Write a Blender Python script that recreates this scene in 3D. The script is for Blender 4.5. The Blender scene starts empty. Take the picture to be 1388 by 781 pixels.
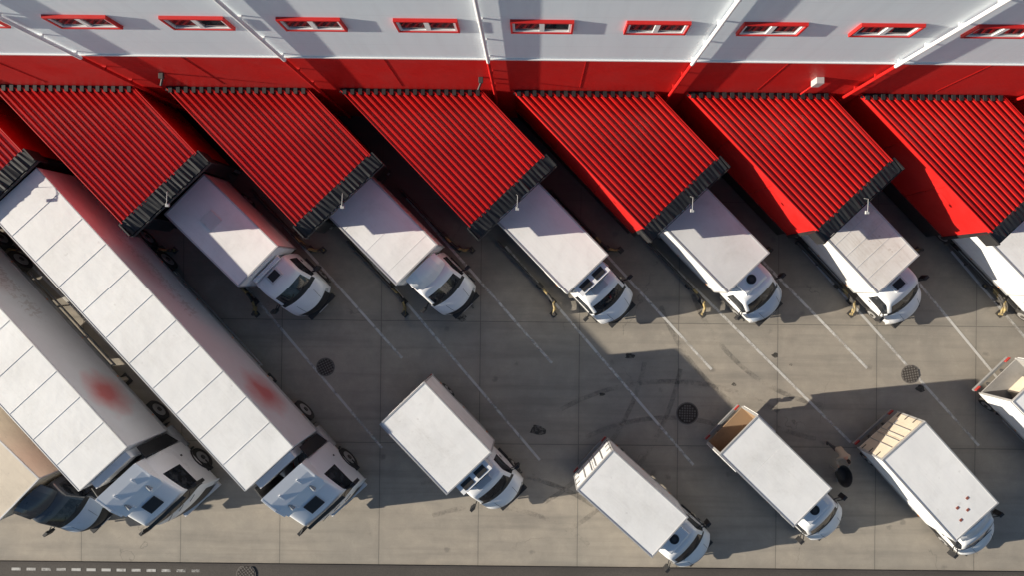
import bpy, bmesh, math, random
from mathutils import Vector, Matrix
random.seed(7)
R = math.radians
scene = bpy.context.scene
COL = scene.collection

# ------------------------------------------------------------------ node helpers
def _set(nt, n, **kw):
    for k, v in kw.items():
        key = int(k[1:]) if k[0] == 'i' and k[1:].isdigit() else k.replace('_', ' ')
        s = n.inputs[key]
        if isinstance(v, bpy.types.NodeSocket):
            nt.links.new(v, s)
        else:
            s.default_value = v
def new_mat(name):
    m = bpy.data.materials.new(name); m.use_nodes = True
    nt = m.node_tree
    return m, nt, nt.nodes['Principled BSDF']
def math_(nt, op, a, b=None, c=None, clamp=False):
    n = nt.nodes.new('ShaderNodeMath'); n.operation = op; n.use_clamp = clamp
    _set(nt, n, i0=a)
    if b is not None: _set(nt, n, i1=b)
    if c is not None: _set(nt, n, i2=c)
    return n.outputs[0]
def mapr(nt, v, a, b, c, d):
    n = nt.nodes.new('ShaderNodeMapRange'); n.clamp = True
    _set(nt, n, i0=v, i1=a, i2=b, i3=c, i4=d)
    return n.outputs[0]
def noise(nt, vec, scale, detail=6, rough=.6, dist=0):
    n = nt.nodes.new('ShaderNodeTexNoise')
    _set(nt, n, Vector=vec, Scale=scale, Detail=detail, Roughness=rough, Distortion=dist)
    return n.outputs['Fac']
def mixc(nt, f, a, b, mode='MIX'):
    n = nt.nodes.new('ShaderNodeMix'); n.data_type = 'RGBA'; n.blend_type = mode
    _set(nt, n, i0=f)
    for i, v in ((6, a), (7, b)):
        if isinstance(v, bpy.types.NodeSocket): nt.links.new(v, n.inputs[i])
        else: n.inputs[i].default_value = (*v[:3], 1)
    return n.outputs[2]
def position(nt):
    return nt.nodes.new('ShaderNodeNewGeometry').outputs['Position']
def objco(nt):
    return nt.nodes.new('ShaderNodeTexCoord').outputs['Object']
def sepx(nt, v):
    n = nt.nodes.new('ShaderNodeSeparateXYZ'); nt.links.new(v, n.inputs[0]); return n.outputs
def mapping(nt, v, rot=(0,0,0), scale=(1,1,1), loc=(0,0,0)):
    n = nt.nodes.new('ShaderNodeMapping'); nt.links.new(v, n.inputs[0])
    n.inputs['Rotation'].default_value = rot; n.inputs['Scale'].default_value = scale
    n.inputs['Location'].default_value = loc
    return n.outputs[0]
def bump(nt, bs, h, strength=.2, dist=.01):
    n = nt.nodes.new('ShaderNodeBump'); _set(nt, n, Height=h, Strength=strength, Distance=dist)
    nt.links.new(n.outputs[0], bs.inputs['Normal'])

def paint(name, col, rough=.42, metal=0., dirt=.3, dcol=(.20, .17, .13), scale=1., low=.5, var=.08, coat=0., streak=0., dent=0.):
    m, nt, bs = new_mat(name)
    P = position(nt)
    n1 = noise(nt, P, .8*scale, 8, .68, .4)
    n2 = noise(nt, P, 9*scale, 4, .7)
    d = mapr(nt, n1, .46, .78, 0, dirt)
    d = math_(nt, 'MULTIPLY', d, mapr(nt, n2, .3, .7, .5, 1.3))
    z = sepx(nt, P)[2]
    zl = mapr(nt, z, .25, 1.3, low, 0)
    d = math_(nt, 'ADD', d, math_(nt, 'MULTIPLY', zl, n2))
    spots = mapr(nt, noise(nt, P, 3.1*scale, 3, .5), .70, .76, 0, dirt*.8)
    d = math_(nt, 'ADD', d, spots, clamp=True)
    if streak:
        s = noise(nt, mapping(nt, objco(nt), (0, 0, 0), (.5, 9, 9)), 1.5, 5, .6)
        d = math_(nt, 'ADD', d, mapr(nt, s, .5, .75, 0, streak), clamp=True)
    v = mapr(nt, noise(nt, P, .35*scale, 3, .5), .3, .7, 1-var, 1+var*.3)
    base = nt.nodes.new('ShaderNodeVectorMath'); base.operation = 'SCALE'
    base.inputs[0].default_value = col; nt.links.new(v, base.inputs['Scale'])
    c = mixc(nt, d, base.outputs[0], dcol)
    nt.links.new(c, bs.inputs['Base Color'])
    nt.links.new(mapr(nt, n1, .3, .75, rough*.8, min(1, rough*1.35)), bs.inputs['Roughness'])
    bs.inputs['Metallic'].default_value = metal
    bs.inputs['Coat Weight'].default_value = coat
    bs.inputs['Coat Roughness'].default_value = .12
    if dent:
        bump(nt, bs, noise(nt, P, 1.6, 3, .5), .5, dent)
    else:
        bump(nt, bs, n2, .08, .004)
    return m
def glass(name, col=(.012, .015, .02), rough=.06, ior=1.55):
    m, nt, bs = new_mat(name)
    n = noise(nt, position(nt), 3.5, 4, .6)
    nt.links.new(mixc(nt, mapr(nt, n, .48, .62, 0, .55), col, (.07, .075, .08)), bs.inputs['Base Color'])
    bs.inputs['Roughness'].default_value = rough; bs.inputs['IOR'].default_value = ior
    return m

WHITE = paint('white_paint', (.88, .885, .89), .32, dirt=.14, coat=.3)
WHITE_CLEAN = paint('white_gelcoat', (.89, .895, .90), .3, dirt=.08, coat=.4, low=.35)
BOXW = paint('box_white', (.885, .88, .865), .5, dirt=.20, streak=.06, dent=.02)
BOXW2 = paint('box_white_dirty', (.80, .77, .73), .55, dirt=.45, dcol=(.34, .25, .17), streak=.25, dent=.02)
BOXBEIGE = paint('box_beige', (.66, .57, .45), .55, dirt=.35, streak=.15, dent=.02)
GREYBOX = paint('box_grey', (.68, .68, .68), .5, dirt=.25, dent=.02)
SILVERBLUE = paint('pale_blue_paint', (.50, .58, .68), .32, dirt=.15, coat=.5)
DARKPAINT = paint('dark_graphite_paint', (.045, .055, .07), .3, dirt=.12, coat=.6)
ALU = paint('aluminium_trim', (.55, .55, .55), .42, metal=.5, dirt=.3)
STEEL = paint('dark_steel', (.05, .05, .05), .6, dirt=.5, dcol=(.09, .075, .06))
BLACK = paint('black_plastic', (.018, .018, .02), .55, dirt=.3, dcol=(.07, .065, .06))
RUBBER = paint('tyre_rubber', (.02, .02, .02), .85, dirt=.5, dcol=(.08, .07, .06))
RIM = paint('wheel_rim', (.42, .42, .42), .5, metal=.3, dirt=.5)
RED_ROOF = paint('red_coated_sheet', (.54, .014, .012), .27, dirt=.18, dcol=(.18, .045, .035), streak=.2, var=.22, low=0, coat=.25)
RED_WALL = paint('red_wall_panel', (.58, .014, .012), .45, dirt=.2, dcol=(.25, .03, .03), low=.3)
REDMARK = paint('red_label', (.30, .09, .06), .6, dirt=.4)
WOOD = paint('plywood_lining', (.30, .20, .12), .85, dirt=.5, dcol=(.10, .08, .06))
GREYLIN = paint('grey_lining', (.30, .29, .28), .85, dirt=.5, dcol=(.10, .09, .08))
LAMPW = paint('lamp_housing', (.45, .45, .45), .4, dirt=.2)
ORANGE = paint('marker_orange', (.7, .22, .02), .4, dirt=.1)
TAILRED = paint('tail_lamp_red', (.4, .01, .01), .3, dirt=.1)
HEAD = paint('headlamp', (.55, .58, .6), .12, dirt=.05, coat=1)
GLASS = glass('windscreen_glass')
WGLASS = glass('window_glass', (.03, .035, .04), .02, 2.1)
DCONC = paint('dark_platform_concrete', (.10, .095, .09), .9, dirt=.4, dcol=(.04, .04, .04))
GALV = paint('galvanised', (.36, .37, .38), .5, metal=.4, dirt=.3)
SASH = paint('window_sash', (.85, .85, .85), .4, dirt=.1, low=0)
SOIL = paint('roof_membrane', (.2, .2, .2), .9, dirt=.4)

def hazard():
    m, nt, bs = new_mat('faded_hazard_paint')
    o = objco(nt); s = sepx(nt, o)
    w = math_(nt, 'FRACT', math_(nt, 'MULTIPLY', math_(nt, 'ADD', s[0], s[2]), 1.3))
    f = mapr(nt, w, .38, .42, 0, 1)
    c = mixc(nt, f, (.38, .28, .10), (.03, .03, .03))
    d = mapr(nt, noise(nt, position(nt), 5, 6, .7), .40, .60, 0, .85)
    nt.links.new(mixc(nt, d, c, (.075, .065, .055)), bs.inputs['Base Color'])
    bs.inputs['Roughness'].default_value = .6
    return m
HAZ = hazard()

def facade_mat():
    m, nt, bs = new_mat('white_sandwich_panel')
    o = objco(nt); s = sepx(nt, o)
    st = noise(nt, mapping(nt, o, (0, 0, 0), (3, 3, .18)), 1.0, 6, .65)
    big = noise(nt, o, .25, 4, .6)
    c = mixc(nt, mapr(nt, st, .45, .8, 0, .22), (.82, .90, .96), (.58, .62, .67))
    c = mixc(nt, mapr(nt, big, .4, .75, 0, .2), c, (.68, .75, .84))
    fx = math_(nt, 'ABSOLUTE', math_(nt, 'SUBTRACT', math_(nt, 'FRACT', math_(nt, 'MULTIPLY', s[2], 1/1.15)), .5))
    c = mixc(nt, mapr(nt, fx, .488, .496, 0, .2), c, (.40, .43, .47))
    nt.links.new(c, bs.inputs['Base Color']); bs.inputs['Roughness'].default_value = .45
    bump(nt, bs, big, .15, .05)
    return m
FACADE = facade_mat()

def trailer_side():
    m, nt, bs = new_mat('trailer_panel_with_graphic')
    P = position(nt); o = objco(nt); s = sepx(nt, o)
    n1 = noise(nt, P, .7, 8, .7); n2 = noise(nt, P, 7, 5, .7)
    c = mixc(nt, mapr(nt, n1, .45, .8, 0, .25), (.78, .78, .79), (.48, .46, .44))
    def blotch(cx, cz, rx, rz, am):
        dx = math_(nt, 'DIVIDE', math_(nt, 'SUBTRACT', s[0], cx), rx)
        dz = math_(nt, 'DIVIDE', math_(nt, 'SUBTRACT', s[2], cz), rz)
        r = math_(nt, 'SQRT', math_(nt, 'ADD', math_(nt, 'POWER', dx, 2), math_(nt, 'POWER', dz, 2)))
        r = math_(nt, 'ADD', r, math_(nt, 'MULTIPLY', math_(nt, 'SUBTRACT', noise(nt, P, 1.4, 3, .5), .5), .8))
        return mapr(nt, r, .25, 1.15, am, 0)
    c = mixc(nt, blotch(-2.5, 2.6, 1.2, 1.1, .8), c, (.60, .05, .04))
    c = mixc(nt, blotch(-9.5, 2.9, 1.6, .8, .35), c, (.50, .10, .06))
    band = math_(nt, 'MULTIPLY', mapr(nt, s[0], -11.5, -10.8, 0, 1), mapr(nt, s[0], -6.8, -6.2, 1, 0))
    band = math_(nt, 'MULTIPLY', band, math_(nt, 'MULTIPLY', mapr(nt, s[2], 2.0, 2.1, 0, 1), mapr(nt, s[2], 2.9, 3.0, 1, 0)))
    scr = mapr(nt, noise(nt, mapping(nt, o, (0, 0, 0), (1, 1, .7)), 5.5, 1, .5, 1.2), .54, .57, 0, .28)
    c = mixc(nt, math_(nt, 'MULTIPLY', band, scr), c, (.30, .18, .12))
    zl = mapr(nt, s[2], 1.1, 2.1, .4, 0)
    c = mixc(nt, math_(nt, 'MULTIPLY', zl, n2), c, (.2, .18, .15))
    nt.links.new(c, bs.inputs['Base Color'])
    bs.inputs['Roughness'].default_value = .35; bs.inputs['Coat Weight'].default_value = .3
    return m
TRSIDE = trailer_side()

SLABX, SLABY, JX, JY = 4.36, 5.38, -2.37, -7.23
def concrete():
    m, nt, bs = new_mat('yard_concrete')
    o = objco(nt); s = sepx(nt, o)
    wob = math_(nt, 'MULTIPLY', math_(nt, 'SUBTRACT', noise(nt, o, 1.5, 4, .6), .5), .03)
    gx = math_(nt, 'DIVIDE', math_(nt, 'ADD', math_(nt, 'SUBTRACT', s[0], JX), wob), SLABX)
    gy = math_(nt, 'DIVIDE', math_(nt, 'ADD', math_(nt, 'SUBTRACT', s[1], JY), wob), SLABY)
    cb = nt.nodes.new('ShaderNodeCombineXYZ')
    nt.links.new(math_(nt, 'FLOOR', gx), cb.inputs[0]); nt.links.new(math_(nt, 'FLOOR', gy), cb.inputs[1])
    wn = nt.nodes.new('ShaderNodeTexWhiteNoise'); wn.noise_dimensions = '2D'; nt.links.new(cb.outputs[0], wn.inputs['Vector'])
    def jd(g, sz):
        f = math_(nt, 'FRACT', g)
        return math_(nt, 'MULTIPLY', math_(nt, 'SUBTRACT', .5, math_(nt, 'ABSOLUTE', math_(nt, 'SUBTRACT', f, .5))), sz)
    dj = math_(nt, 'MINIMUM', jd(gx, SLABX), jd(gy, SLABY))
    big = noise(nt, o, .16, 6, .62, .6)
    mid = noise(nt, o, 1.1, 9, .72, .3)
    fine = noise(nt, o, 28, 5, .75)
    c = mixc(nt, mapr(nt, big, .32, .68, 0, 1), (.47, .405, .325), (.355, .32, .27))
    c = mixc(nt, mapr(nt, wn.outputs[0], 0, 1, 0, .28), c, (.29, .262, .222))
    c = mixc(nt, mapr(nt, mid, .42, .75, 0, .55), c, (.24, .217, .185))
    c = mixc(nt, mapr(nt, mid, .42, .22, 0, .5), c, (.54, .475, .385))
    c = mixc(nt, mapr(nt, fine, .35, .75, 0, .34), c, (.18, .168, .145))
    tr = noise(nt, mapping(nt, o, (0, 0, R(47)), (.12, 1.6, 1)), 1.0, 5, .6)
    c = mixc(nt, mapr(nt, tr, .50, .72, 0, .42), c, (.16, .15, .135))
    tr2 = noise(nt, mapping(nt, o, (0, 0, R(3)), (.06, 2.2, 1)), 1.0, 5, .6, .2)
    c = mixc(nt, mapr(nt, tr2, .55, .74, 0, .35), c, (.16, .15, .13))
    dock_shade = math_(nt, 'ADD', s[1], math_(nt, 'MULTIPLY', math_(nt, 'SUBTRACT', noise(nt, o, .5, 5, .65), .5), 5.))
    c = mixc(nt, mapr(nt, dock_shade, -2.5, 3.2, 0, .78), c, (.07, .067, .062))  # shade painted into the concrete colour, deepening towards the dock wall
    v = nt.nodes.new('ShaderNodeTexVoronoi'); _set(nt, v, Vector=o, Scale=.55); v.feature = 'F1'
    dd = math_(nt, 'ADD', v.outputs['Distance'], math_(nt, 'MULTIPLY', noise(nt, o, 5, 4, .7), .16))
    c = mixc(nt, mapr(nt, dd, .12, .17, .4, 0), c, (.09, .085, .08))
    v2 = nt.nodes.new('ShaderNodeTexVoronoi'); v2.feature = 'DISTANCE_TO_EDGE'
    wv = nt.nodes.new('ShaderNodeVectorMath'); wv.operation = 'ADD'
    nz = nt.nodes.new('ShaderNodeTexNoise'); _set(nt, nz, Vector=o, Scale=1.3, Detail=6.)
    nt.links.new(o, wv.inputs[0]); nt.links.new(nz.outputs['Color'], wv.inputs[1])
    _set(nt, v2, Vector=wv.outputs[0], Scale=.12)
    ck = math_(nt, 'MULTIPLY', mapr(nt, v2.outputs['Distance'], .0006, .0022, 1, 0), mapr(nt, noise(nt, o, .3, 2), .56, .60, 0, .4))
    c = mixc(nt, ck, c, (.08, .075, .07))
    c = mixc(nt, mapr(nt, dj, .02, .25, .14, 0), c, (.16, .15, .13))
    c = mixc(nt, mapr(nt, dj, .008, .022, .58, 0), c, (.06, .056, .05))
    nt.links.new(c, bs.inputs['Base Color'])
    bs.inputs['Roughness'].default_value = .85
    h = math_(nt, 'ADD', math_(nt, 'MULTIPLY', fine, .5), mapr(nt, dj, 0, .03, 0, 1.2))
    bump(nt, bs, h, .25, .006)
    return m
def worn(name, col, lo, hi, sc=3.5, amount=1.):
    m, nt, bs = new_mat(name)
    o = position(nt)
    n = noise(nt, o, sc, 8, .75)
    n2 = noise(nt, o, .45, 3, .5)
    f = mapr(nt, math_(nt, 'ADD', n, math_(nt, 'MULTIPLY', math_(nt, 'SUBTRACT', n2, .5), .9)), lo, hi, 0, amount)
    bs.inputs['Base Color'].default_value = (*col, 1); bs.inputs['Roughness'].default_value = .8
    t = nt.nodes.new('ShaderNodeBsdfTransparent'); mx = nt.nodes.new('ShaderNodeMixShader')
    nt.links.new(f, mx.inputs[0]); nt.links.new(t.outputs[0], mx.inputs[1]); nt.links.new(bs.outputs[0], mx.inputs[2])
    nt.links.new(mx.outputs[0], nt.nodes['Material Output'].inputs[0])
    return m
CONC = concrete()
LINE = worn('worn_white_line', (.78, .76, .72), .26, .54, amount=.68)
SKID = worn('tyre_mark', (.06, .06, .06), .42, .75, 6, .4)
STAIN = worn('oil_stain', (.05, .047, .042), .33, .5, 4, .75)
def asphalt(name, col):
    m, nt, bs = new_mat(name)
    o = position(nt)
    f = noise(nt, o, 30, 5, .8); b = noise(nt, o, .3, 6, .6)
    c = mixc(nt, mapr(nt, f, .35, .7, 0, 1), tuple(x*.7 for x in col), tuple(x*1.5 for x in col))
    c = mixc(nt, mapr(nt, b, .4, .7, 0, .5), c, tuple(x*.6 for x in col))
    nt.links.new(c, bs.inputs['Base Color']); bs.inputs['Roughness'].default_value = .9
    bump(nt, bs, f, .5, .01)
    return m
ASPH = asphalt('asphalt', (.085, .074, .065))
KERB = asphalt('kerb_stone', (.16, .145, .13))
KERBD = asphalt('kerb_dark', (.07, .06, .055))
IRON = asphalt('cast_iron', (.055, .045, .038))

# ------------------------------------------------------------------ mesh builder
class MB:
    def __init__(s): s.v = []; s.f = []; s.m = []; s.sm = []; s.mats = []
    def mi(s, mat):
        if mat not in s.mats: s.mats.append(mat)
        return s.mats.index(mat)
    def add(s, vs, fs, mat, smooth=False):
        b = len(s.v); s.v += [tuple(v) for v in vs]; k = s.mi(mat)
        for f in fs:
            s.f.append([b+i for i in f]); s.m.append(k); s.sm.append(smooth)
    def box(s, x0, x1, y0, y1, z0, z1, mat):
        s.add([(x0,y0,z0),(x1,y0,z0),(x1,y1,z0),(x0,y1,z0),(x0,y0,z1),(x1,y0,z1),(x1,y1,z1),(x0,y1,z1)],
              [(3,2,1,0),(4,5,6,7),(0,1,5,4),(1,2,6,5),(2,3,7,6),(3,0,4,7)], mat)
    def prism(s, poly, z0, z1, mat):
        n = len(poly)
        s.add([(x,y,z0) for x,y in poly]+[(x,y,z1) for x,y in poly],
              [tuple(range(n-1,-1,-1)), tuple(range(n,2*n))]+[(i,(i+1)%n,n+(i+1)%n,n+i) for i in range(n)], mat)
    def sideprism(s, poly, y0, y1, mat):   # poly in x,z
        n = len(poly)
        s.add([(x,y0,z) for x,z in poly]+[(x,y1,z) for x,z in poly],
              [tuple(range(n)), tuple(range(2*n-1,n-1,-1))]+[(i,n+i,n+(i+1)%n,(i+1)%n) for i in range(n)], mat)
    def tube(s, pts, r, mat, seg=8, r1=None):
        pts = [Vector(p) for p in pts]; n = len(pts); vs = []; fs = []
        for i, p in enumerate(pts):
            d = (pts[min(i+1,n-1)]-pts[max(i-1,0)]).normalized()
            up = Vector((0,0,1)) if abs(d.z) < .9 else Vector((1,0,0))
            a = d.cross(up).normalized(); b = d.cross(a)
            rr = r if r1 is None else r+(r1-r)*i/(n-1)
            for k in range(seg):
                t = 2*math.pi*k/seg; vs.append(p+(a*math.cos(t)+b*math.sin(t))*rr)
        for i in range(n-1):
            for k in range(seg):
                fs.append((i*seg+k, i*seg+(k+1)%seg, (i+1)*seg+(k+1)%seg, (i+1)*seg+k))
        s.add(vs, fs, mat, True)
        s.add([vs[k] for k in range(seg)], [tuple(range(seg))], mat)
        s.add([vs[(n-1)*seg+k] for k in range(seg)], [tuple(range(seg))], mat)
    def build(s, name, parent=None, bevel=0, sub=0, seg=2):
        me = bpy.data.meshes.new(name); me.from_pydata(s.v, [], s.f)
        for m in s.mats: me.materials.append(m)
        me.polygons.foreach_set('material_index', s.m); me.polygons.foreach_set('use_smooth', s.sm)
        bm = bmesh.new(); bm.from_mesh(me); bmesh.ops.remove_doubles(bm, verts=bm.verts, dist=1e-5) if sub else None
        bmesh.ops.recalc_face_normals(bm, faces=bm.faces); bm.to_mesh(me); bm.free()
        o = bpy.data.objects.new(name, me); COL.objects.link(o)
        if parent: o.parent = parent
        if bevel:
            b = o.modifiers.new('Bevel', 'BEVEL'); b.width = bevel; b.segments = seg; b.limit_method = 'ANGLE'; b.angle_limit = R(50)
        if sub:
            q = o.modifiers.new('Sub', 'SUBSURF'); q.levels = sub; q.render_levels = sub
        return o
def empty(name, loc=(0,0,0), rz=0):
    e = bpy.data.objects.new(name, None); COL.objects.link(e); e.location = loc; e.rotation_euler = (0, 0, R(rz)); e.empty_display_size = .5
    return e

def wheel(mb, x, y, r, w, side):
    y0, y1 = y-w/2, y+w/2
    mb.tube([(x,y0,r),(x,y0+.03,r),(x,y1-.03,r),(x,y1,r)], r, RUBBER, 24)
    yo = y1 if side > 0 else y0
    mb.tube([(x,yo-.02*side,r),(x,yo+.012*side,r)], r*.62, RIM, 20)
    mb.tube([(x,yo,r),(x,yo+.05*side,r)], r*.22, STEEL, 12)

def loft(name, stations, zb, z0, mats, paintfn, parent, sub=2):
    """stations: (x, half width, roof half width, top z, plan curvature)"""
    mb = MB(); N = 13; vs = []
    for (x, hw, hr, zt, c) in stations:
        b = min(zb, zt-.10); b = max(b, z0+.01 if zt > z0+.15 else z0)
        p1 = min(z0+.35, b-.02) if b > z0+.1 else z0
        half = [(hw*.97, z0), (hw, p1), (hw, b), (hr, max(zt-.09, z0)), (hr*.90, max(zt-.02, z0)), (hr*.5, zt+.012), (0, zt+.02)]
        pts = [(-y, z) for y, z in half] + [(y, z) for y, z in half[-2::-1]]
        for y, z in pts:
            vs.append((x - c*(abs(y)/hw)**2.2, y, z))
    S = len(stations)
    for m in mats: mb.mi(m)
    for i in range(S-1):
        for j in range(N-1):
            a = i*N+j
            mb.f.append([a, a+N, a+N+1, a+1]); jj = min(j, N-2-j)
            mb.m.append(mb.mi(paintfn(i, jj, j))); mb.sm.append(True)
    mb.v = vs
    mb.f.append(list(range(N))); mb.m.append(0); mb.sm.append(False)
    mb.f.append(list(range((S-1)*N, S*N))); mb.m.append(0); mb.sm.append(False)
    mb.f.append([i*N for i in range(S)]+[i*N+N-1 for i in range(S-1, -1, -1)]); mb.m.append(0); mb.sm.append(False)
    return mb.build(name, parent, sub=sub)

# ------------------------------------------------------------------ light box truck
def box_truck(x, y, ang, L=4.0, W=2.25, H=3.0, boxmat=BOXW, cabmat=WHITE, hood=None, top='fan', rear='closed', extras=(), cabroof=None, name='box_truck', lining=None, doormat=None):
    e = empty(name, (x, y, 0), ang)
    w = W/2; hood = hood or cabmat; cabroof = cabroof or cabmat; doormat = doormat or boxmat; lining = lining or WOOD
    b = MB()
    x0 = -L
    if rear == 'open':      # rear doors folded back, lined load space visible from behind
        q = 1.5; th = .05
        b.box(x0+q, 0, -w, w, 1.0, H, boxmat)
        b.box(x0, x0+q, -w, -w+th, 1.0, H, boxmat); b.box(x0, x0+q, w-th, w, 1.0, H, boxmat)
        b.box(x0, x0+q, -w+th, w-th, H-th, H, boxmat); b.box(x0, x0+q, -w+th, w-th, 1.0, 1.06, lining)
        b.box(x0+.06, x0+q-.003, -w+th+.002, -w+th+.015, 1.062, H-th-.01, lining)
        b.box(x0+.06, x0+q-.003, w-th-.015, w-th-.002, 1.062, H-th-.01, lining)
        b.box(x0+q-.02, x0+q-.004, -w+th+.02, w-th-.02, 1.062, H-th-.01, lining)
        for sy in (-1, 1):   # folded doors
            b.box(x0+.0, x0+.98, *sorted((sy*(w+.03), sy*(w+.06))), 1.05, H-.08, doormat)
        b.box(x0+.7, x0+1.3, -.2, .7, 1.062, 1.7, BOXBEIGE)
    else:
        b.box(x0, 0, -w, w, 1.0, H, boxmat)
    b.build('cargo_box', e, .015 if rear == 'open' else .025)
    t = MB()
    for sy in (-1, 1):
        yy = sy*w
        lo, hi = sorted((yy-.05*sy, yy+.012*sy))
        t.box(x0-.012, .012, lo, hi, H-.045, H+.016, ALU)
        t.box(x0-.012, .012, *sorted((yy-.04*sy, yy+.014*sy)), .94, 1.07, ALU)
        t.box(-.05, .014, *sorted((yy-.05*sy, yy+.014*sy)), 1.07, H-.045, ALU)
        t.box(x0-.014, x0+.05, *sorted((yy-.07*sy, yy+.014*sy)), 1.07, H-.045, ALU)
        for k in range(3):
            xx = x0+.5+k*(L-1)/2
            t.box(xx-.05, xx+.05, *sorted((yy, yy+.03*sy)), 1.0, 1.04, ORANGE)
    t.box(-.05, .014, -w+.05, w-.05, H-.045, H+.014, ALU)
    t.box(x0-.014, x0+.06, -w+.05, w-.05, H-.10, H+.014, ALU)
    if rear != 'open':
        t.box(x0-.03, x0-.001, -w+.08, -.015, 1.1, H-.11, doormat); t.box(x0-.03, x0-.001, .015, w-.08, 1.1, H-.11, doormat)
        for yy in (-.5, -.12, .12, .5): t.tube([(x0-.055, yy, 1.08), (x0-.055, yy, H-.12)], .016, GALV, 6)
        for sy in (-1, 1):
            for zz in (1.3, 1.9, 2.5): t.box(x0-.05, x0-.031, *sorted((sy*(w-.04), sy*(w-.28))), zz, zz+.05, STEEL)
        t.box(x0-.04, x0-.031, .2, .75, 1.5, 1.62, GALV)
    for ex in extras:
        if ex == 'hatch':
            t.box(-2.9, -2.3, -.3, .3, H+.002, H+.045, GREYBOX)
        if ex == 'labels':
            for (a, c) in ((-.62, .05), (-.98, .35), (-.95, -.20), (-.50, -.42)):
                t.box(a-.05, a+.05, c-.06, c+.06, H+.003, H+.015, REDMARK)
        if ex == 'seams':
            k = x0+.6
            while k < -.3:
                t.box(k-.012, k+.012, -w+.06, w-.06, H+.001, H+.008, GREYBOX); k += .62
        if ex == 'seam2':
            for k in (x0+1.2, x0+2.4, x0+3.6):
                if k < -.3: t.box(k-.012, k+.012, -w+.06, w-.06, H+.001, H+.006, boxmat)
        if ex == 'dark':
            t.box(x0+.3, x0+.55, w-.35, w-.15, H+.002, H+.03, STEEL)
    t.build('box_trim', e, .006, seg=1)
    # chassis
    c = MB()
    for sy in (-1, 1):
        c.box(x0+.1, 1.9, *sorted((sy*.36, sy*.46)), .58, .78, STEEL)
        c.box(x0+.1, -.05, *sorted((sy*.40, sy*.5)), .80, .99, STEEL)
        for zz in (.55, .78): c.box(x0+1.75, -.55, *sorted((sy*(w-.03), sy*(w-.06))), zz, zz+.09, GALV)
        c.box(x0+.4, x0+1.5, *sorted((sy*(w-.45), sy*(w-.06))), .86, .89, BLACK)
        c.box(x0+1.45, x0+1.48, *sorted((sy*(w-.45), sy*(w-.06))), .4, .86, BLACK)
        c.box(x0-.06, x0-.01, *sorted((sy*(w-.05), sy*(w-.32))), .62, .76, TAILRED)
    k = x0+.3
    while k < 0:
        c.box(k, k+.06, -w+.04, w-.04, .91, .985, STEEL); k += .55
    c.box(x0-.05, x0+.05, -w+.05, w-.05, .45, .58, GALV)
    c.box(-1.6, -.6, -.95, -.52, .45, .80, BLACK)
    c.box(-.42, -.1, .45, w-.1, .5, .85, STEEL)
    c.tube([(-.02, -.75, .5), (-.02, -.75, 1.9)], .05, STEEL)
    c.tube([(x0+.95, -w+.2, .38), (x0+.95, w-.2, .38)], .07, STEEL)
    c.tube([(1.35, -.8, .38), (1.35, .8, .38)], .06, STEEL)
    c.box(.06, 1.2, -.5, .5, .55, .95, STEEL)
    c.build('chassis', e, .008, seg=1)
    wl = MB()
    for sy in (-1, 1):
        wheel(wl, 1.45, sy*.90, .37, .22, sy)
        wheel(wl, x0+.95, sy*(w-.16), .37, .22, sy); wheel(wl, x0+.95, sy*(w-.42), .37, .22, sy)
    wl.build('wheels', e)
    # cab
    st = [(.10, .95, .78, 2.05, 0), (.14, .98, .84, 2.20, 0), (.38, 1.0, .86, 2.27, 0), (.80, 1.0, .85, 2.28, .02), (1.02, 1.0, .83, 2.22, .08),
          (1.14, 1.0, .84, 2.10, .11), (1.66, 1.0, .89, 1.56, .22), (1.74, .995, .90, 1.45, .25), (1.84, .99, .90, 1.40, .28), (2.18, .975, .87, 1.24, .34),
          (2.38, .95, .84, 1.06, .38), (2.46, .93, .82, .84, .40), (2.50, .92, .8, .60, .40), (2.50, .90, .79, .42, .40)]
    def pf(i, jj, j):
        if i == 5 and jj >= 4: return GLASS
        if i in (2, 3, 5) and jj == 2: return GLASS
        if i == 4 and jj == 2: return GLASS
        if i == 6 and jj >= 3: return BLACK
        if i in (10, 11) and jj >= 4: return BLACK
        if i in (10,) and jj == 3: return HEAD
        if i == 12: return BLACK
        if i in (7, 8, 9) and jj >= 3: return hood
        if i < 4 and jj >= 3: return cabroof
        return cabmat
    loft('cab', st, 1.38, .42, [cabmat, cabroof, hood, GLASS, BLACK, HEAD], pf, e)
    d = MB()
    for sy in (-1, 1):
        d.tube([(1.28, sy*.98, 1.55), (1.36, sy*1.15, 1.62), (1.36, sy*1.24, 1.62)], .022, BLACK, 6)
        d.tube([(1.28, sy*.98, 1.30), (1.36, sy*1.15, 1.32), (1.36, sy*1.24, 1.35)], .022, BLACK, 6)
        d.box(1.30, 1.42, *sorted((sy*1.17, sy*1.38)), 1.25, 1.72, BLACK)
        pts = [(1.45+.45*math.cos(a), sy*1.0, .37+.45*math.sin(a)) for a in [math.pi*k/10 for k in range(11)]]
        d.tube(pts, .035, BLACK, 6)
        d.box(.55, .68, *sorted((sy*1.0, sy*1.02)), 1.28, 1.32, BLACK)
        d.box(.45, 1.0, *sorted((sy*.9, sy*1.04)), .36, .42, BLACK)
        d.tube([(1.86, sy*.50, 1.418), (2.10, sy*.47, 1.30), (2.26, sy*.44, 1.20)], .008, BLACK, 5)
    for yo in (-.55, .12):
        d.tube([(1.64, yo, 1.585), (1.50, yo+.42, 1.745)], .012, BLACK, 5)
    d.box(2.30, 2.53, -.72, .72, .36, .50, BLACK)
    d.box(2.535, 2.55, -.26, .26, .40, .49, WHITE)
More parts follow.
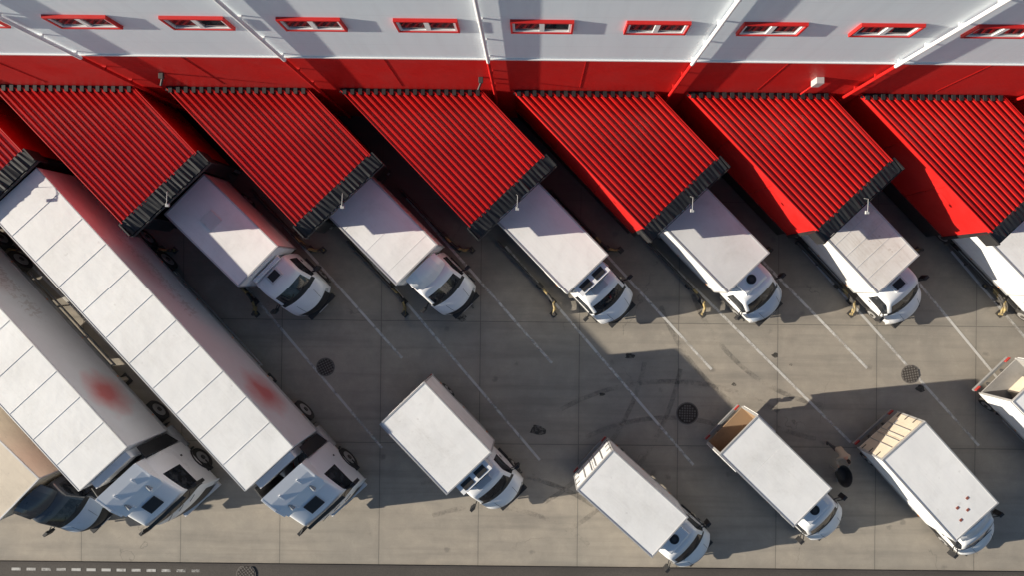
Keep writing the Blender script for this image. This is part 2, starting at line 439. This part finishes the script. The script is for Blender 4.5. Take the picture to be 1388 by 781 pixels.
    if top == 'fan':
        d.sideprism([(.02, 2.28), (.80, 2.30), (.66, 2.50), (.02, 2.62)], -.55, .55, cabroof)
        d.tube([(.34, 0, 2.50), (.34, 0, 2.60)], .20, BLACK, 20)
        d.tube([(.34, 0, 2.59), (.34, 0, 2.625)], .09, STEEL, 12)
    elif top == 'reefer':
        d.box(.03, .50, -.78, .78, 2.32, H-.12, WHITE_CLEAN)
        d.box(.51, .53, -.62, -.05, 2.38, H-.2, BLACK); d.box(.51, .53, .05, .62, 2.38, H-.2, BLACK)
        d.box(.10, .42, -.6, -.1, H-.118, H-.10, BLACK); d.box(.10, .42, .1, .6, H-.118, H-.10, BLACK)
        d.box(.62, .9, -.35, .35, 2.29, 2.34, GREYBOX)
    elif top == 'spoiler':
        n = 7
        for k in range(n):
            y0_, y1_ = -.8+1.6*k/n, -.8+1.6*(k+1)/n
            zc = lambda yy: 2.95-.25*(abs(yy)/.8)**3
            d.add([(.10, y0_, zc(y0_)), (.10, y1_, zc(y1_)), (.85-.18*(y1_/.8)**2, y1_, 2.31), (.85-.18*(y0_/.8)**2, y0_, 2.31),
                   (.08, y0_, zc(y0_)-.03), (.08, y1_, zc(y1_)-.03), (.80-.18*(y1_/.8)**2, y1_, 2.29), (.80-.18*(y0_/.8)**2, y0_, 2.29)],
                  [(0,1,2,3),(7,6,5,4),(0,4,5,1),(3,2,6,7)], cabroof, True)
    elif top == 'vent':
        d.box(.30, .75, -.30, .30, 2.29, 2.35, GREYBOX); d.box(.36, .69, -.22, .22, 2.35, 2.37, BLACK)
        d.box(.08, .22, -.7, .7, 2.27, 2.45, cabroof)
    d.build('cab_fittings', e, .008, seg=1)
    return e

# ------------------------------------------------------------------ semi trailer truck
def semi(x, y, ang, L=14.5):
    e = empty('semi_trailer_truck', (x, y, 0), ang)
    w, H = 1.275, 4.0
    b = MB(); b.box(-L, 0, -w, w, 1.18, H-.02, TRSIDE); b.build('trailer_box', e, .05, seg=3)
    r = MB()
    r.box(-L+.02, -.02, -w+.06, w-.06, H-.018, H, BOXW)
    k = -1.32
    while k > -L+.4:
        r.box(k-.014, k+.014, -w+.07, w-.07, H+.001, H+.012, GREYBOX); k -= 1.32
    for sy in (-1, 1):
        r.box(-L, 0, *sorted((sy*(w-.055), sy*(w-.01))), H-.016, H+.010, ALU)
        r.box(-L, 0, *sorted((sy*(w-.04), sy*(w+.012))), 1.12, 1.30, ALU)
        kk = -.9
        while kk > -L: r.box(kk-.04, kk+.04, *sorted((sy*w, sy*(w+.03))), 1.2, 1.24, ORANGE); kk -= 2.2
    r.box(-.03, .015, -w+.05, w-.05, H-.10, H+.010, ALU)
    r.box(.012, .32, -.9, .9, 2.4, 3.7, WHITE_CLEAN)
    r.box(.322, .34, -.7, .7, 2.5, 3.1, BLACK)
    r.build('trailer_roof_trim', e, .004, seg=1)
    c = MB()
    for sy in (-1, 1):
        c.box(-L+.2, -.1, *sorted((sy*.45, sy*.58)), .85, 1.17, STEEL)
        c.box(-3.0, 2.6, *sorted((sy*.36, sy*.46)), .62, .84, STEEL)
        c.box(-9.2, -3.7, *sorted((sy*(w-.06), sy*(w-.09))), .55, .68, GALV); c.box(-9.2, -3.7, *sorted((sy*(w-.06), sy*(w-.09))), .85, .98, GALV)
        for xx in (-9.0, -7.2, -5.4, -3.8): c.box(xx, xx+.06, *sorted((sy*(w-.1), sy*(w-.14))), .5, 1.17, GALV)
        c.box(-3.2, -3.0, *sorted((sy*.75, sy*.95)), .1, 1.17, BOXBEIGE); c.box(-3.35, -2.85, *sorted((sy*.68, sy*1.0)), .02, .1, STEEL)
        c.box(-L-.02, -L+.05, *sorted((sy*.7, sy*1.2)), .9, 1.05, TAILRED)
        c.tube([(-.15, sy*.98, .72), (.95, sy*.98, .72)], .32, GALV, 20)
        c.box(-1.75, -.35, *sorted((sy*.72, sy*1.24)), 1.07, 1.10, BLACK)
        c.box(-.35, -.32, *sorted((sy*.72, sy*1.24)), .5, 1.07, BLACK)
    c.box(-L, -L+.1, -w+.1, w-.1, .5, .65, GALV)
    c.box(-1.2, -.6, -.5, .5, .9, 1.15, STEEL)
    k = -L+.6
    while k < -.2: c.box(k, k+.08, -w+.05, w-.05, 1.08, 1.17, STEEL); k += 1.2
    c.box(-7.5, -5.6, -.9, .9, .6, .85, BOXBEIGE)
    c.box(-.25, .5, -.5, .5, .86, 1.0, GALV)
    for q in range(3): c.tube([(0.02, -.3+.3*q, 1.9), (.25, -.3+.3*q, 1.3), (.52, -.3+.3*q, 1.7)], .02, (TAILRED, BLACK, SILVERBLUE)[q], 6)
    c.build('chassis', e, .01, seg=1)
    wl = MB()
    for sy in (-1, 1):
        wheel(wl, 1.75, sy*1.08, .52, .32, sy)
        wheel(wl, -1.05, sy*1.10, .52, .30, sy); wheel(wl, -1.05, sy*.78, .52, .28, sy)
        for q in range(3): wheel(wl, -L+2.0+1.31*q, sy*1.08, .52, .36, sy)
    wl.tube([(-1.05, -1, .52), (-1.05, 1, .52)], .1, STEEL); wl.tube([(1.75, -1, .52), (1.75, 1, .52)], .08, STEEL)
    for q in range(3): wl.tube([(-L+2.0+1.31*q, -1, .52), (-L+2.0+1.31*q, 1, .52)], .08, STEEL)
    wl.build('wheels', e)
    st = [(.62, 1.20, 1.00, 3.45, 0), (.66, 1.24, 1.06, 3.62, 0), (.95, 1.25, 1.08, 3.66, 0), (1.55, 1.25, 1.06, 3.50, .0), (2.10, 1.25, 1.06, 3.24, .03), (2.56, 1.25, 1.06, 3.02, .08),
          (2.66, 1.25, 1.08, 2.90, .10), (2.90, 1.25, 1.16, 2.12, .16), (2.97, 1.25, 1.17, 1.98, .17), (3.05, 1.24, 1.16, 1.5, .19), (3.10, 1.23, 1.15, .95, .20), (3.12, 1.22, 1.14, .62, .20), (3.11, 1.2, 1.1, .48, .20)]
    def pf(i, jj, j):
        if i == 6 and jj >= 3: return GLASS
        if i in (3, 4, 5, 6) and jj == 2: return GLASS
        if i in (9, 10) and jj >= 4: return BLACK
        if i == 10 and jj == 3: return HEAD
        if i == 11: return BLACK
        return WHITE_CLEAN
    loft('cab', st, 2.12, .5, [WHITE_CLEAN, GLASS, BLACK, HEAD], pf, e)
    d = MB()
    for sy in (-1, 1):
        d.sideprism([(.62, 3.3), (1.75, 3.50), (1.35, 3.78), (.66, 3.98)], *sorted((sy*.98, sy*1.06)), WHITE_CLEAN)
        d.sideprism([(.08, 1.3), (.60, 1.0), (.64, 3.55), (.12, 3.45)], *sorted((sy*1.17, sy*1.22)), BLACK)
        d.tube([(2.60, sy*1.18, 2.85), (2.68, sy*1.40, 2.82), (2.66, sy*1.42, 2.7)], .025, BLACK, 6)
        d.box(2.58, 2.72, *sorted((sy*1.33, sy*1.53)), 2.1, 2.75, BLACK)
        d.box(1.2, 1.28, *sorted((sy*1.25, sy*1.27)), 1.6, 1.72, BLACK)
        for q in range(2): d.box(1.9, 2.4, *sorted((sy*1.1, sy*1.29)), .5+.35*q, .56+.35*q, BLACK)
        pts = [(1.75+.60*math.cos(a), sy*1.24, .52+.60*math.sin(a)) for a in [math.pi*k/10 for k in range(11)]]
        d.tube(pts, .05, BLACK, 6)
        d.tube([(1.2, sy*.55, 3.66), (1.75, sy*.55, 3.56)], .05, GALV, 8, .08)
        d.sideprism([(1.0, 3.86), (1.85, 3.42), (1.85, 3.46), (1.0, 3.92)], sy*.45-.03, sy*.45+.03, WHITE_CLEAN)
    prof = [(.64, 3.98), (1.05, 3.86), (1.45, 3.70), (1.85, 3.40)]
    for a in range(len(prof)-1):
        (xa, za), (xb, zb_) = prof[a], prof[a+1]
        d.add([(xa, -.99, za), (xa, .99, za), (xb, .99, zb_), (xb, -.99, zb_), (xa, -.99, za-.03), (xa, .99, za-.03), (xb, .99, zb_-.03), (xb, -.99, zb_-.03)],
              [(0,1,2,3),(7,6,5,4),(0,3,7,4),(1,5,6,2)], WHITE_CLEAN)
    d.sideprism([(1.95, 3.33), (2.38, 3.13), (2.40, 3.17), (1.97, 3.37)], -.33, .33, BLACK)
    d.sideprism([(2.66, 2.97), (2.80, 2.88), (2.81, 2.90), (2.66, 3.0)], -.95, .95, BLACK)
    for yo in (-.7, -.1, .5): d.tube([(2.95, yo, 2.1), (2.89, yo+.45, 2.35)], .015, BLACK, 5)
    d.box(2.9, 3.16, -1.0, 1.0, .42, .6, WHITE_CLEAN); d.box(3.165, 3.18, -.26, .26, .45, .57, BLACK)
    d.build('cab_fittings', e, .01, seg=1)
    return e

# ------------------------------------------------------------------ ground
BROT = -.6
root = empty('loading_yard', (0, 0, 0), BROT)
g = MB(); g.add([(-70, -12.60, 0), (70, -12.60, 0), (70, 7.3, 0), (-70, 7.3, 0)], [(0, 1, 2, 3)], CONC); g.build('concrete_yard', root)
def flat(mb, x0, y0, x1, y1, w, z, mat):
    d = Vector((x1-x0, y1-y0)).normalized(); n = Vector((-d.y, d.x))*w/2
    mb.add([(x0+n.x, y0+n.y, z), (x0-n.x, y0-n.y, z), (x1-n.x, y1-n.y, z), (x1+n.x, y1+n.y, z)], [(0, 1, 2, 3)], mat)
lm = MB()
la = (math.cos(R(-47.7)), math.sin(R(-47.7)))
for i in range(-1, 9):
    cx = -.89+6.53*(i-3); cy = 3.27
    for s, ln in ((-1.5, 13.4), (1.5, 11.4)):
        px, py = cx+.719*s, cy+.695*s
        flat(lm, px+la[0]*1.0, py+la[1]*1.0, px+la[0]*(ln+random.uniform(-1, .6)), py+la[1]*(ln+random.uniform(-1, .6)), .11, .008, LINE)
lm.build('bay_markings', root)
sk = MB()
for (cx, cy, r, a0, a1) in ((-4, -2, 9, -60, -10), (-4, -2, 10.6, -60, -10), (6, -14, 8, 60, 120), (6, -14, 9.6, 60, 120), (14, 2, 7.5, 200, 260), (14, 2, 9, 200, 260), (-2, -17, 7, 50, 110), (-2, -17, 8.5, 50, 110)):
    for k in range(24):
        b0 = R(a0+(a1-a0)*k/24); b1 = R(a0+(a1-a0)*(k+1)/24)
        vs = [(cx+rr*math.cos(b), cy+rr*math.sin(b), .004) for rr, b in ((r-.1, b0), (r+.1, b0), (r+.1, b1), (r-.1, b1))]
        sk.add(vs, [(0, 1, 2, 3)], SKID)
def blob(cx, cy, r):
    n = 20; ph = random.random()*6
    vs = [(cx+r*(1+.25*math.sin(3*t+ph)+.12*math.sin(7*t))*math.cos(t), cy+.7*r*(1+.2*math.sin(2*t+ph))*math.sin(t), .0045) for t in [2*math.pi*k/n for k in range(n)]]
    sk.add(vs, [tuple(range(n))], STAIN)
for (a, b_, r) in ((.2, -6.6, .33), (4.2, -3.3, .2), (10.6, -3.2, .14), (17, -4.6, .2), (3.0, -5.0, .12), (8.8, -4.5, .1), (11.3, -3.6, .08), (-3.2, -1.7, .22), (-2.8, -1.2, .14)):
    blob(a, b_, r)
sk.build('tyre_marks_and_stains', root)
def manhole(x, y, r=.42):
    e = empty('manhole_cover', (x, y, 0), random.uniform(0, 90))
    m = MB()
    m.tube([(0, 0, .001), (0, 0, .012)], r+.05, KERB, 36)
    m.tube([(0, 0, .012), (0, 0, .018)], r, IRON, 36)
    for k in range(-3, 4):
        for j in range(-3, 4):
            if math.hypot(k, j) < 3.4: m.box(k*.11-.035, k*.11+.035, j*.11-.035, j*.11+.035, .018, .026, KERB)
    m.build('cover', e)
manhole(-9.2, -3.83, .36); manhole(6.7, -5.87, .44); manhole(16.5, -4.15, .36); manhole(-12.7, -12.95, .38)

a = MB(); a.add([(-1500, -1500, -.03), (1500, -1500, -.03), (1500, 1500, -.03), (-1500, 1500, -.03)], [(0, 1, 2, 3)], ASPH); a.build('ground')
rd = MB()
rd.box(-70, 70, -12.70, -12.60, -.03, .06, KERBD)
rd.add([(-70, -19.5, -.02), (70, -19.5, -.02), (70, -12.70, -.02), (-70, -12.70, -.02)], [(0, 1, 2, 3)], ASPH)
k = -22.9
while k < -14.6:
    rd.add([(k+.02, -13.02, -.012), (k+.42, -13.02, -.012), (k+.42, -12.90, -.012), (k+.02, -12.90, -.012)], [(0,1,2,3)], LINE)
    k += .66
rd.box(-70, 70, -19.65, -19.5, -.03, .10, KERB)
rd.build('service_road', root)

# ------------------------------------------------------------------ warehouse
bl = empty('warehouse_building', (0, 7.15, 0), BROT)
m = MB()
m.box(-70, 70, 0, 50, 7.98, 14.0, FACADE)
m.box(-70, 70, 0, 50, -.02, 7.98, RED_WALL)
m.build('walls', bl)
m = MB(); m.box(-70, 70, -.10, .35, 14.0, 14.25, GALV); m.box(-70, 70, .35, 50, 14.0, 14.05, SOIL); m.build('roof', bl)
m = MB()
m.box(-70, 70, -.045, -.002, 7.95, 8.03, SASH)
for k in range(-11, 11):
    x = -1.55+6.58*k
    m.box(x+3.2, x+3.23, -.012, -.002, 4.75, 7.9, RED_ROOF)
m.build('wall_trim', bl, .006, seg=1)
m = MB()
for k in range(-10, 11):
    x = -1.50+6.57*k
    m.tube([(x, -.12, 14.0), (x, -.12, 8.0)], .06, SASH, 12)
    m.tube([(x, -.12, 8.0), (x, -.12, .2)], .06, RED_WALL, 12)
    for z in (13, 11.4, 9.8, 8.3): m.box(x-.08, x+.08, -.14, -.002, z-.03, z+.03, SASH)
    for z in (6.8, 5.3): m.box(x-.08, x+.08, -.14, -.002, z-.03, z+.03, RED_WALL)
m.build('downpipes', bl)
m = MB()
for k in range(-16, 17):
    x = .20+3.21*k; z0, z1 = 10.50, 11.32; h = .88; q = .055
    m.box(x-h, x+h, -.10, -.002, z0, z0+q, RED_WALL); m.box(x-h, x+h, -.10, -.002, z1-q, z1, RED_WALL)
    m.box(x-h, x-h+q, -.10, -.002, z0+q, z1-q, RED_WALL); m.box(x+h-q, x+h, -.10, -.002, z0+q, z1-q, RED_WALL)
    i0, i1, j0, j1 = x-h+q, x+h-q, z0+q, z1-q
    m.box(i0, i1, -.07, -.003, j0, j0+.07, SASH); m.box(i0, i1, -.07, -.003, j1-.07, j1, SASH)
    m.box(i0, i0+.07, -.07, -.003, j0+.07, j1-.07, SASH); m.box(i1-.07, i1, -.07, -.003, j0+.07, j1-.07, SASH)
    m.box(x-.07, x+.07, -.07, -.003, j0+.07, j1-.07, SASH)
    m.box(i0+.07, x-.07, -.035, -.004, j0+.07, j1-.07, WGLASS); m.box(x+.07, i1-.07, -.035, -.004, j0+.07, j1-.07, WGLASS)
m.build('windows', bl)
m = MB()
for (x, z) in ((-13.1, 6.0), (-1.9, 5.9)):
    m.box(x-.08, x+.08, -.2, -.002, z, z+.12, STEEL); m.tube([(x, -.18, z), (x-.1, -.4, z-.1)], .04, STEEL, 8)
m.box(9.75, 10.02, -.22, -.002, 5.9, 6.4, LAMPW); m.tube([(9.9, -.1, 5.9), (9.9, -.1, 4.6)], .03, RED_WALL, 8)
m.build('wall_fixtures', bl, .01)

# ------------------------------------------------------------------ dock shelters
A = Vector((math.cos(R(-46)), math.sin(R(-46)))); Pp = Vector((-A.y, A.x))
ZR, DW, DL = 4.40, 3.80, 7.16
def q2(s, t):
    v = Pp*s + A*t; return (v.x, v.y)
def t0(s): return -Pp.y*s/A.y
def dock(i):
    x = -.80+6.53*(i-4)
    e = empty('loading_dock_shelter', (x, 7.15-.02+math.tan(R(BROT))*x, 0), BROT)
    n = 18; pitch = DW/n; prof = []
    for k in range(n):
        s = k*pitch
        prof += [(s, 0), (s+pitch*.36, 0), (s+pitch*.52, .085), (s+pitch*.84, .085)]
    prof.append((DW, 0))
    r = MB(); vs = []; fs = []
    for s, z in prof:
        a = q2(s, t0(s)+.12); b = q2(s, DL)
        vs += [(a[0], a[1], ZR-.05+z), (b[0], b[1], ZR-.09+z)]
    for k in range(len(prof)-1): fs.append((2*k, 2*k+2, 2*k+3, 2*k+1))
    r.add(vs, fs, RED_ROOF)
    r.build('corrugated_roof', e)
    c = MB()
    P1 = q2(DW+.03, t0(DW))
    c.box(.0, P1[0], -.14, -.003, ZR-.07, ZR+.0, BLACK)
    for k in range(n):
        s = (k+.68)*pitch; a = q2(s, t0(s)+.02)
        c.box(a[0]-.08, a[0]+.06, -.22, -.004, ZR-.02, ZR+.06, BLACK)
    for s in (-.03, DW):
        a = q2(s, t0(s)); b = q2(s+.03, t0(s+.03)); cc = q2(s+.03, DL); d = q2(s, DL)
        c.prism([a, b, cc, d], ZR-.20, ZR+.02, RED_WALL)
    c.build('roof_flashing', e)
    w = MB()
    for s in (0.02, DW-.10):
        w.prism([q2(s, t0(s)), q2(s+.08, t0(s+.08)), q2(s+.08, DL-.05), q2(s, DL-.05)], 1.30, ZR-.20, RED_WALL)
    w.prism([q2(.10, t0(.10)), q2(DW-.10, t0(DW-.1)), q2(DW-.10, DL-.06), q2(.10, DL-.06)], ZR-.30, ZR-.20, STEEL)
    w.prism([q2(0.0, t0(0.0)), q2(.02, t0(.02)), q2(.02, DL-.05), q2(.0, DL-.05)], 1.30, 1.36, RED_ROOF)
    for t in (2.4, 4.75):
        w.prism([q2(.005, t), q2(.02, t), q2(.02, t+.03), q2(.005, t+.03)], 1.42, ZR-.2, RED_ROOF)
        tt = max(t, t0(DW)+.2)
        w.prism([q2(DW-.02, tt), q2(DW-.005, tt), q2(DW-.005, tt+.03), q2(DW-.02, tt+.03)], 1.42, ZR-.2, RED_ROOF)
    w.build('side_walls', e)
    f = MB()
    def ft(s0_, s1_, t0_, t1_, z0, z1, mat): f.prism([q2(s0_, t0_), q2(s1_, t0_), q2(s1_, t1_), q2(s0_, t1_)], z0, z1, mat)
    ft(-.02, .55, DL-.05, DL+.10, 1.2, ZR-.22, BLACK); ft(DW-.55, DW+.02, DL-.05, DL+.10, 1.2, ZR-.22, BLACK)
    ft(.55, DW-.55, DL-.05, DL+.10, 3.35, ZR-.22, BLACK)
    hs = []; nn = 44
    for k in range(nn+1):
        s = -.14+(DW+.28)*k/nn; zz = (.018 if k % 2 else 0)+random.uniform(-.008, .008)
        a = q2(s, DL-.06); b = q2(s, DL+.50+random.uniform(-.02, .03))
        hs += [(a[0], a[1], ZR+.0+zz), (b[0], b[1], ZR-.14+zz+random.uniform(-.02, .02)), (a[0], a[1], ZR-.10), (b[0], b[1], ZR-.24)]
    ff = []
    for k in range(nn):
        b = 4*k
        ff += [(b, b+4, b+5, b+1), (b+2, b+3, b+7, b+6), (b+1, b+5, b+7, b+3), (b, b+2, b+6, b+4)]
    f.add(hs, ff, BLACK)
    for s in (-.15, DW+.10):
        a = q2(s, DL-.05); b = q2(s+.05, DL-.05); cc = q2(s+.05, DL+.52); d = q2(s, DL+.52)
        f.prism([a, b, cc, d], ZR-.75, ZR+.02, BLACK)
    f.prism([q2(-.15, DL+.535), q2(DW+.15, DL+.535), q2(DW+.15, DL+.555), q2(-.15, DL+.555)], ZR-.28, ZR-.16, STEEL)
    f.prism([q2(.35, t0(.35)), q2(DW-.35, t0(DW-.35)), q2(DW-.35, DL-.10), q2(.35, DL-.10)], .0, 1.18, DCONC)
    f.prism([q2(.02, t0(.02)), q2(DW-.02, t0(DW-.02)), q2(DW-.02, DL-.08), q2(.02, DL-.08)], 1.18, 1.29, STEEL)
    for s in (.04, DW-.08):  # skirts added below the side walls to block light between docks
        f.prism([q2(s, t0(s)), q2(s+.04, t0(s+.04)), q2(s+.04, DL-.12), q2(s, DL-.12)], .15, 1.17, BLACK)
    for s in (.5, DW-.75): ft(s, s+.25, DL-.1, DL+.02, .75, 1.18, RUBBER)
    for s in (.12, DW-.24): ft(s, s+.12, DL-.25, DL-.13, 0, 1.18, GALV)
    f.build('rubber_dock_seal', e)
    l = MB()
    a = q2(DW*.55, DL+.30); b = q2(DW*.46, DL+.70)
    l.tube([(a[0], a[1], ZR-.05), (a[0]+.05, a[1]-.05, ZR+.18), (b[0], b[1], ZR+.18)], .014, GALV, 6)
    l.box(b[0]-.06, b[0]+.07, b[1]-.08, b[1]+.04, ZR+.08, ZR+.17, LAMPW)
    l.build('floodlight', e, .01)
    return e
for i in range(-2, 10): dock(i)

def guide(i, s):
    cx = -.89+6.53*(i-3); cy = 3.27
    px, py = cx+Pp.x*s, cy+Pp.y*s
    e = empty('wheel_guide_rail', (px, py, 0), -46.5)
    g = MB(); sg = 1 if s > 0 else -1
    for z in (.16, .34):
        g.tube([(.6, 0, z), (3.2, 0, z)], .05, STEEL, 8)
        g.tube([(3.2, 0, z), (3.9, 0, z), (4.2, .06*sg, z), (4.45, .2*sg, z), (4.62, .42*sg, z)], .06, HAZ, 8)
    for xx, yy in ((.7, 0), (2.0, 0)): g.tube([(xx, yy, 0), (xx, yy, .38)], .055, STEEL, 8)
    for xx, yy in ((3.3, 0), (4.2, .06*sg), (4.62, .42*sg)):
        g.tube([(xx, yy, 0), (xx, yy, .40)], .07, HAZ, 8)
        g.box(xx-.14, xx+.14, yy-.12, yy+.12, .001, .02, STEEL)
    g.build('rail', e)
for i in range(-1, 8):
    for s in (-1.62, 1.62): guide(i, s)

# ------------------------------------------------------------------ vehicles
box_truck(-10.95, .55, -44.5, L=4.1, W=2.25, top='vent', boxmat=BOXW, extras=('hatch',))
box_truck(-4.67, .61, -45.5, L=4.2, W=2.3, top='spoiler', boxmat=BOXW, extras=('seam2',))
box_truck(2.10, .23, -46, L=4.4, W=2.25, top='reefer')
box_truck(8.46, .29, -46, L=4.4, W=2.3, top='fan', boxmat=GREYBOX, hood=SILVERBLUE, extras=('dark',))
box_truck(14.39, .23, -47, L=4.4, W=2.25, top='vent', boxmat=BOXW2, extras=('seams',))
box_truck(20.9, .15, -46, L=4.4, W=2.3, top='fan')
box_truck(-2.60, -7.67, -46.5, L=3.85, W=2.45, top='reefer')
box_truck(5.35, -10.2, -42, L=4.0, W=2.15, top='fan', doormat=GREYBOX)
box_truck(11.0, -9.02, -44.5, L=4.1, W=2.15, top='fan', rear='open')
box_truck(17.5, -9.60, -48, L=4.35, W=2.3, top='spoiler', doormat=BOXBEIGE, extras=('labels',))
box_truck(22.7, -7.2, -46, L=4.35, W=2.15, top='fan', rear='open', lining=GREYLIN)
box_truck(-20.4, -8.7, -44, L=5.2, W=2.3, top='spoiler', boxmat=BOXBEIGE, cabmat=DARKPAINT, hood=SILVERBLUE, cabroof=DARKPAINT)
semi(-10.12, -7.22, -47.5)
semi(-16.45, -7.22, -47.5)

# ------------------------------------------------------------------ person with cart
def person(x, y, ang):
    e = empty('man_standing', (x, y, 0), ang)
    V = []; E = []; Rr = []
    def j(p, r, par=None):
        V.append(p); Rr.append(r)
        if par is not None: E.append((par, len(V)-1))
        return len(V)-1
    pel = j((0, 0, .94), (.15, .12)); sp = j((.08, 0, 1.10), (.14, .11), pel); ch = j((.20, 0, 1.30), (.17, .12), sp)
    nk = j((.29, 0, 1.46), (.06, .06), ch); hb = j((.33, 0, 1.54), (.06, .06), nk)
    for s in (-1, 1):
        sh = j((.23, .17*s, 1.37), (.075, .075), ch); el = j((.36, .27*s, 1.12), (.052, .052), sh)
        wr = j((.60, .25*s, 1.02), (.033, .033), el); pm = j((.67, .245*s, 1.00), (.036, .022), wr)
        for q in range(4):
            f1 = j((.72, .245*s+(q-1.5)*.022, 1.0), (.010, .010), pm); f2 = j((.76-.003*abs(q-1.5), .245*s+(q-1.5)*.023, .985), (.009, .009), f1)
            j((.765, .245*s+(q-1.5)*.023, .955), (.008, .008), f2)
        th = j((.67, (.245-.035)*s, .99), (.011, .011), pm); j((.71, (.245-.055)*s, .975), (.009, .009), th)
        fx = .20 if s > 0 else -.14
        hp = j((0, .10*s, .88), (.10, .10), pel); kn = j((fx*.6+.04, .11*s, .49), (.065, .065), hp)
        an = j((fx, .12*s, .10), (.045, .045), kn); j((fx+.17, .13*s, .045), (.045, .035), an)
    me = bpy.data.meshes.new('body'); me.from_pydata(V, E, []); o = bpy.data.objects.new('body', me); COL.objects.link(o)
    sk_ = o.modifiers.new('Skin', 'SKIN'); sk_.use_smooth_shade = True
    for i, v in enumerate(me.skin_vertices[0].data): v.radius = Rr[i]; v.use_root = (i == 0)
    sb = o.modifiers.new('Sub', 'SUBSURF'); sb.levels = 2; sb.render_levels = 2
    dg = bpy.context.evaluated_depsgraph_get(); nm = bpy.data.meshes.new_from_object(o.evaluated_get(dg))
    bpy.data.objects.remove(o)
    JK = paint('jacket', (.50, .42, .32), .85, dirt=.2, low=0); TR = paint('trousers', (.05, .055, .07), .9, dirt=.2, low=.2)
    SK = paint('skin', (.50, .29, .20), .6, dirt=.05, low=0); SH = paint('shoes', (.02, .02, .02), .7); HR = paint('hair', (.03, .02, .015), .8, dirt=0)
    nm.materials.clear()
    for q in (JK, TR, SK, SH): nm.materials.append(q)
    for p in nm.polygons:
        c = p.center; p.use_smooth = True
        p.material_index = 3 if c.z < .11 else 1 if c.z < .90 and c.x < .45 else 2 if (c.x > .60 and c.z < 1.2) or c.z > 1.46 else 0
    b = bpy.data.objects.new('body', nm); COL.objects.link(b); b.parent = e
    bm = bmesh.new(); bmesh.ops.create_uvsphere(bm, u_segments=24, v_segments=16, radius=1)
    for v in bm.verts:
        x_, y_, z_ = v.co; jaw = 1-.28*max(0, -z_)
        nose = .025*math.exp(-((y_/.16)**2+((z_+.05)/.2)**2)) if x_ > 0 else 0
        eye = -.008*(math.exp(-(((abs(y_)-.35)/.15)**2+((z_-.08)/.12)**2))) if x_ > 0 else 0
        v.co = (x_*.10*jaw+nose+eye, y_*.077*jaw, z_*.118)
    hm = bpy.data.meshes.new('head'); bm.to_mesh(hm); bm.free(); hm.materials.append(SK); hm.materials.append(HR)
    for p in hm.polygons:
        p.use_smooth = True; c = p.center; p.material_index = 1 if (c.z > .055 or (c.x < -.02 and c.z > -.04)) else 0
    h = bpy.data.objects.new('head', hm); COL.objects.link(h); h.parent = e; h.location = (.37, 0, 1.625); h.rotation_euler = (0, R(22), 0)
    ears = MB()
    for s in (-1, 1): ears.tube([(.365, .072*s, 1.61), (.36, .088*s, 1.62), (.355, .084*s, 1.65)], .014, SK, 8)
    ears.build('ears', e)
    return e
person(12.95, -7.2, -75)
def cart(x, y, ang):
    e = empty('hand_cart', (x, y, 0), ang)
    m = MB(); n = 28
    prof = [(.55, .30), (.74, .42), (.98, .72), (1.02, .74), (.95, .72), (.70, .44), (.5, .36)]
    vs = []; fs = []
    for k, (r, z) in enumerate(prof):
        for t in range(n):
            a = 2*math.pi*t/n; vs.append((1.28+.48*r*math.cos(a), .33*r*math.sin(a), z))
    for k in range(len(prof)-1):
        for t in range(n): fs.append((k*n+t, k*n+(t+1)%n, (k+1)*n+(t+1)%n, (k+1)*n+t))
    fs.append(tuple(range(n-1, -1, -1))); fs.append(tuple((len(prof)-1)*n+t for t in range(n)))
    m.add(vs, fs, BLACK, True)
    for s in (-1, 1):
        m.tube([(.70, .245*s, .975), (.90, .27*s, .80), (1.1, .27*s, .45), (1.6, .18*s, .30)], .018, GALV, 8)
        m.tube([(.95, .26*s, .74), (.92, .26*s, .02)], .016, GALV, 8)
    m.tube([(1.62, -.03, .18), (1.62, .03, .18)], .18, RUBBER, 20)
    m.tube([(1.62, -.2, .18), (1.62, .2, .18)], .014, GALV, 8)
    m.build('tub_and_frame', e)
cart(12.95, -7.2, -75)

# ------------------------------------------------------------------ light, sky, camera
EL, AZ = 15.8, 5.5
d = Vector((math.cos(R(EL))*math.cos(R(AZ)), math.cos(R(EL))*math.sin(R(AZ)), -math.sin(R(EL))))
sl = bpy.data.lights.new('sun', 'SUN'); sl.energy = 9.0; sl.angle = R(.5); sl.color = (1, .91, .765)
so = bpy.data.objects.new('sun', sl); COL.objects.link(so); so.rotation_euler = d.to_track_quat('-Z', 'Y').to_euler(); so.location = (-60, -5, 30)
w = bpy.data.worlds.new('World'); scene.world = w; w.use_nodes = True
nt = w.node_tree; sky = nt.nodes.new('ShaderNodeTexSky'); sky.sky_type = 'NISHITA'; sky.sun_disc = False
sky.sun_elevation = R(EL); sky.sun_rotation = R(270-AZ); sky.altitude = 100; sky.ozone_density = 2.5; sky.dust_density = .6
bg = nt.nodes['Background']; nt.links.new(sky.outputs[0], bg.inputs[0]); bg.inputs[1].default_value = .095
cam = bpy.data.cameras.new('camera'); co = bpy.data.objects.new('camera', cam); COL.objects.link(co)
co.location = (0, 0, 30); co.rotation_euler = (0, 0, 0); cam.sensor_width = 36; cam.lens = 23.99
cam.shift_x = -.0223; cam.shift_y = -.0076; cam.clip_end = 4000; cam.clip_start = .1
scene.camera = co
scene.view_settings.view_transform = 'Standard'; scene.view_settings.look = 'None'; scene.view_settings.exposure = 0; scene.view_settings.gamma = 1
